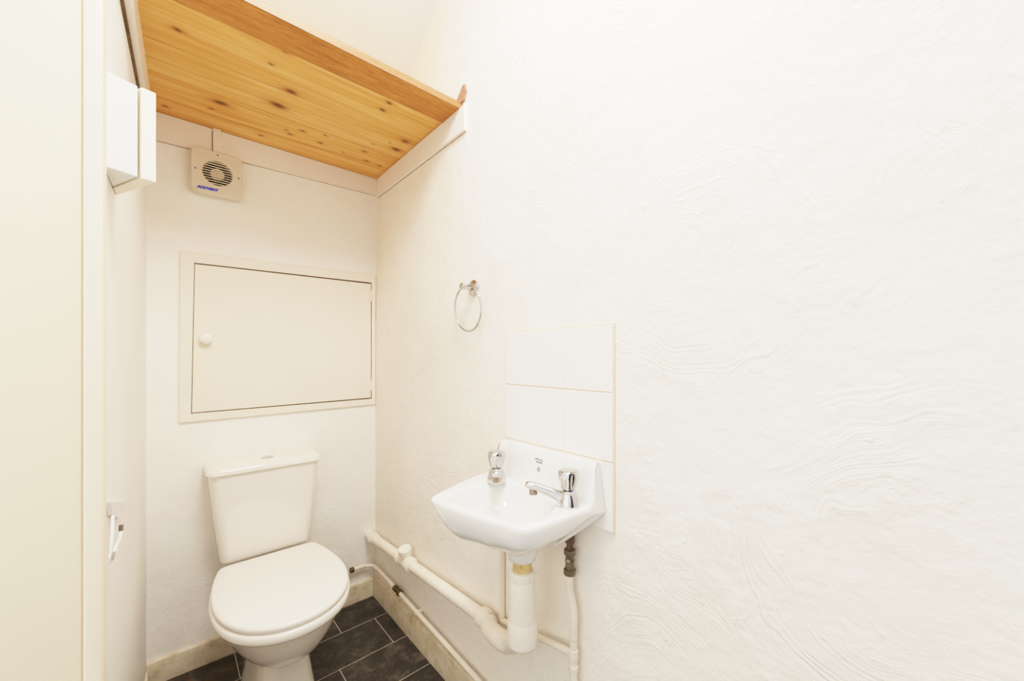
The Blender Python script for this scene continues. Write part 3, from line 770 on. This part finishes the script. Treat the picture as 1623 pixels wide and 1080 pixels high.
# the trap: brass tail, nut, long body, wide foot cap, elbow to the pipe
tx, ty = tb.x, tb.y
MB().lathe([(0, .0225), (.040, .0225)], (tx, ty, .645), (0, 0, 1), 28).build('brass_tail', M['brass'], wp)['label'] = 'yellowed brass tail under the basin'
MB().lathe([(0, .0275), (.003, .0308), (.017, .0308), (.021, .0285), (.023, .024)], (tx, ty, .632), (0, 0, 1), 12).build('trap_nut', M['waste'], wp, 20)
MB().lathe([(0, .0335), (.03, .0333), (.07, .0320), (.096, .0305), (.102, .029), (.104, .026)], (tx, ty, .530), (0, 0, 1), 36).build('trap_body', M['waste'], wp)
MB().lathe([(0, .026), (.001, .030), (.007, .0350), (.022, .0362), (.058, .0362), (.062, .0345)], (tx, ty, .474), (0, 0, 1), 36).build('trap_cap', M['waste'], wp)
el = [Vector((tx + .004, ty + .006, .490)), onX(813, 1018, tx + .040), onX(797, 1016, XP - .042), Bp + axd * .030 + Vector((-.019, 0, -.002)), Bp + axd * .004]
MB().tube(el, [.026, .0265, .0265, .0255, .0245], 24, 8).build('elbow', M['waste'], wp)
c3 = MB(); collar(c3, Lw - .035, .030, .0285); collar(c3, Lw - .006, .008, .0260); c3.build('elbow_collar', M['waste'], wp)

# ------------------------------------------------------------------ thin pipe feeding the toilet
XPs = XR - 0.022
lp = empty('supply_pipe', (XPs, 1.5, .12), 'thin cream pipe above the skirting feeding the toilet, with a brass joint', 'pipe')
ya = YB - .028
s0 = onY(561, 903, ya); s1 = onY(578, 897, ya)
s3 = onX(607, 911, XPs); s4 = onX(757, 1078, XPs)
dirp = (s4 - s3).normalized()
s5 = s4 + dirp * 0.30
zb_ = s3.z
path = [s0, s0.lerp(s1, .5), s1, Vector((XPs - .035, ya, s1.z * .5 + zb_ * .5)), Vector((XPs - .008, ya - .010, zb_)), Vector((XPs, ya - .045, zb_)), s3]
P_, R_ = catmull([Vector(p) for p in path], [1] * len(path), 8, False)
MB().tube(P_ + [s3 + dirp * .01, s4, s5, s5 + dirp * .012 - Vector((0, 0, .004)), Vector((s5.x, s5.y - .016, s5.z - .016)), Vector((s5.x, s5.y - .017, .0005))], .0085, 16).build('pipe', M['pipe'], lp)
MB().lathe([(0, .010), (.002, .012), (.016, .012), (.018, .0095)], s0, (-1, 0, 0), 14).build('inlet_nut', M['brass_dirty'], lp)
j = onX(630, 941, XPs)
dj = (j - s3).length
MB().lathe([(-.03, .0095), (-.028, .0125), (-.012, .0125), (-.010, .0105), (.010, .0105), (.012, .0135), (.026, .0135), (.028, .0095)], s3 + dirp * dj, dirp, 12).build('brass_joint', M['brass_dirty'], lp, 20)
q = onX(662, 970, XPs); dq = s3 + dirp * (q - s3).length
MB().lathe([(-.006, .0088), (-.005, .0112), (.005, .0112), (.006, .0088)], dq, dirp, 16).box((dq.x, dq.y - .006, dq.z - .008), (XR, dq.y + .006, dq.z + .008), .002, 2).build('pipe_clip', M['pipe'], lp)

# ------------------------------------------------------------------ water pipes to the taps
XV = XR - 0.025
vp = empty('water_pipe', (XV, .6, .4), 'thin cream water pipe rising to both taps, with old metal valve fittings', 'pipe')
pv = onX(905, 850, XV); yv = pv.y; zt_ = lambda py, y=None: onX(905, py, XV).z
ytop = onX(903, 860, XV).y; ylow = onX(909, 1000, XV).y
z_ = lambda py: onX(905, py, XV).z
zv = z_(912)
junc = Vector((XV, ylow, z_(1034)))
MB().tube([(XV, ytop, zv + .005), (XV, ytop, z_(935)), (XV, ylow, z_(965)), (XV, ylow, z_(1010)), junc, (XV, ylow, .0005)], .0095, 16, 4).build('pipe', M['pipe'], vp)
MB().tube([(XV, ytop, z_(882)), (XV, ytop, .80)], .0085, 16).lathe([(0, .0085), (.002, .0125), (.030, .0125), (.032, .0085)], (XV, ytop, z_(862)), (0, 0, 1), 8).build('copper_tail', M['copper'], vp, 20)
MB().lathe([(0, .010), (.001, .0150), (.014, .0150), (.016, .011), (.030, .0105), (.034, .0125), (.040, .0105), (.048, .011), (.050, .0145), (.062, .0145), (.064, .010)], (XV, ytop, z_(912)), (0, 0, 1), 8).build('isolating_valve', M['valve'], vp, 20)
XB = XR - .0112
y2 = onX(796, 930, XB).y
zj = onX(790, 977, XB).z
MB().tube([junc, junc.lerp(Vector((XB, y2, zj)), .5), (XB, y2 - .008, zj - .002), (XB, y2, zj + .012), (XB, y2 + .001, zj + .03), (XB, y2 + .004, .7), (XV, y2 + .015, .76), (XV, y2 + .015, .79)], .0085, 16, 4).build('branch_pipe', M['pipe'], vp)
MB().lathe([(0, .0095), (.001, .0118), (.022, .0118), (.023, .0095)], junc - Vector((0, 0, .011)), (0, 0, 1), 16).build('tee_joint', M['pipe'], vp)
MB().lathe([(0, .010), (.001, .0115), (.012, .0115), (.013, .010)], (XV, ylow, z_(1060)), (0, 0, 1), 16).build('pipe_collar', M['pipe'], vp)
MB().lathe([(0, .012), (.02, .012)], (XV, y2 + .015, .772), (0, 0, 1), 8).build('tap_nut', M['valve'], vp, 20)

# ------------------------------------------------------------------ light
w = bpy.data.worlds.new('hall_light'); bpy.context.scene.world = w; w.use_nodes = True
bg = w.node_tree.nodes['Background']; bg.inputs['Color'].default_value = (1.0, 0.975, 0.935, 1); bg.inputs['Strength'].default_value = 1.0
def area(name, loc, target, sx, sy, power, col):
    L = bpy.data.lights.new(name, 'AREA'); L.shape = 'RECTANGLE'; L.size = sx; L.size_y = sy; L.energy = power; L.color = col
    o = bpy.data.objects.new(name, L); COL.objects.link(o); o.location = loc
    o.rotation_euler = (Vector(target) - Vector(loc)).to_track_quat('-Z', 'Y').to_euler(); return o
area('ceiling_lamp', (.30, .28, 2.66), (.32, .55, 0), .5, .6, 22.5, (1, .96, .90))
area('hall_fill_light', (-1.6, .0, 1.5), (.7, .75, 1.2), 1.6, 2.0, 8, (1, .97, .925))  # fill lamp added on the hall side, no source seen there

# ------------------------------------------------------------------ camera
cam = bpy.data.cameras.new('camera'); co = bpy.data.objects.new('camera', cam); COL.objects.link(co)
cam.sensor_fit = 'HORIZONTAL'; cam.sensor_width = 36.0; cam.lens = 36.0 * F_PX / 1623.0
cam.shift_y = (HOR - 540.0) / 1623.0; cam.clip_start = 0.01
co.location = (0, 0, CAM_H); co.rotation_euler = (PI / 2, 0, -YAW)
bpy.context.scene.camera = co
sc = bpy.context.scene
sc.view_settings.view_transform = 'Standard'; sc.view_settings.look = 'None'; sc.view_settings.exposure = 0.0
vs_ = sc.view_settings; vs_.use_curve_mapping = True
cmap = vs_.curve_mapping; cmap.white_level = (4, 4, 4); cmap.extend = 'HORIZONTAL'
cv = cmap.curves[3]
PTS = [(0, 0), (.03, .036), (.10, .142), (.25, .385), (.5, .665), (.8, .83), (1.2, .905), (2.0, .97), (4.0, 1.0)]
PTS = [(x / 4, y) for x, y in PTS]
cv.points[0].location = PTS[0]; cv.points[1].location = PTS[-1]
for p in PTS[1:-1]: cv.points.new(*p)
cmap.update()
sc.cycles.max_bounces = 14; sc.cycles.diffuse_bounces = 10
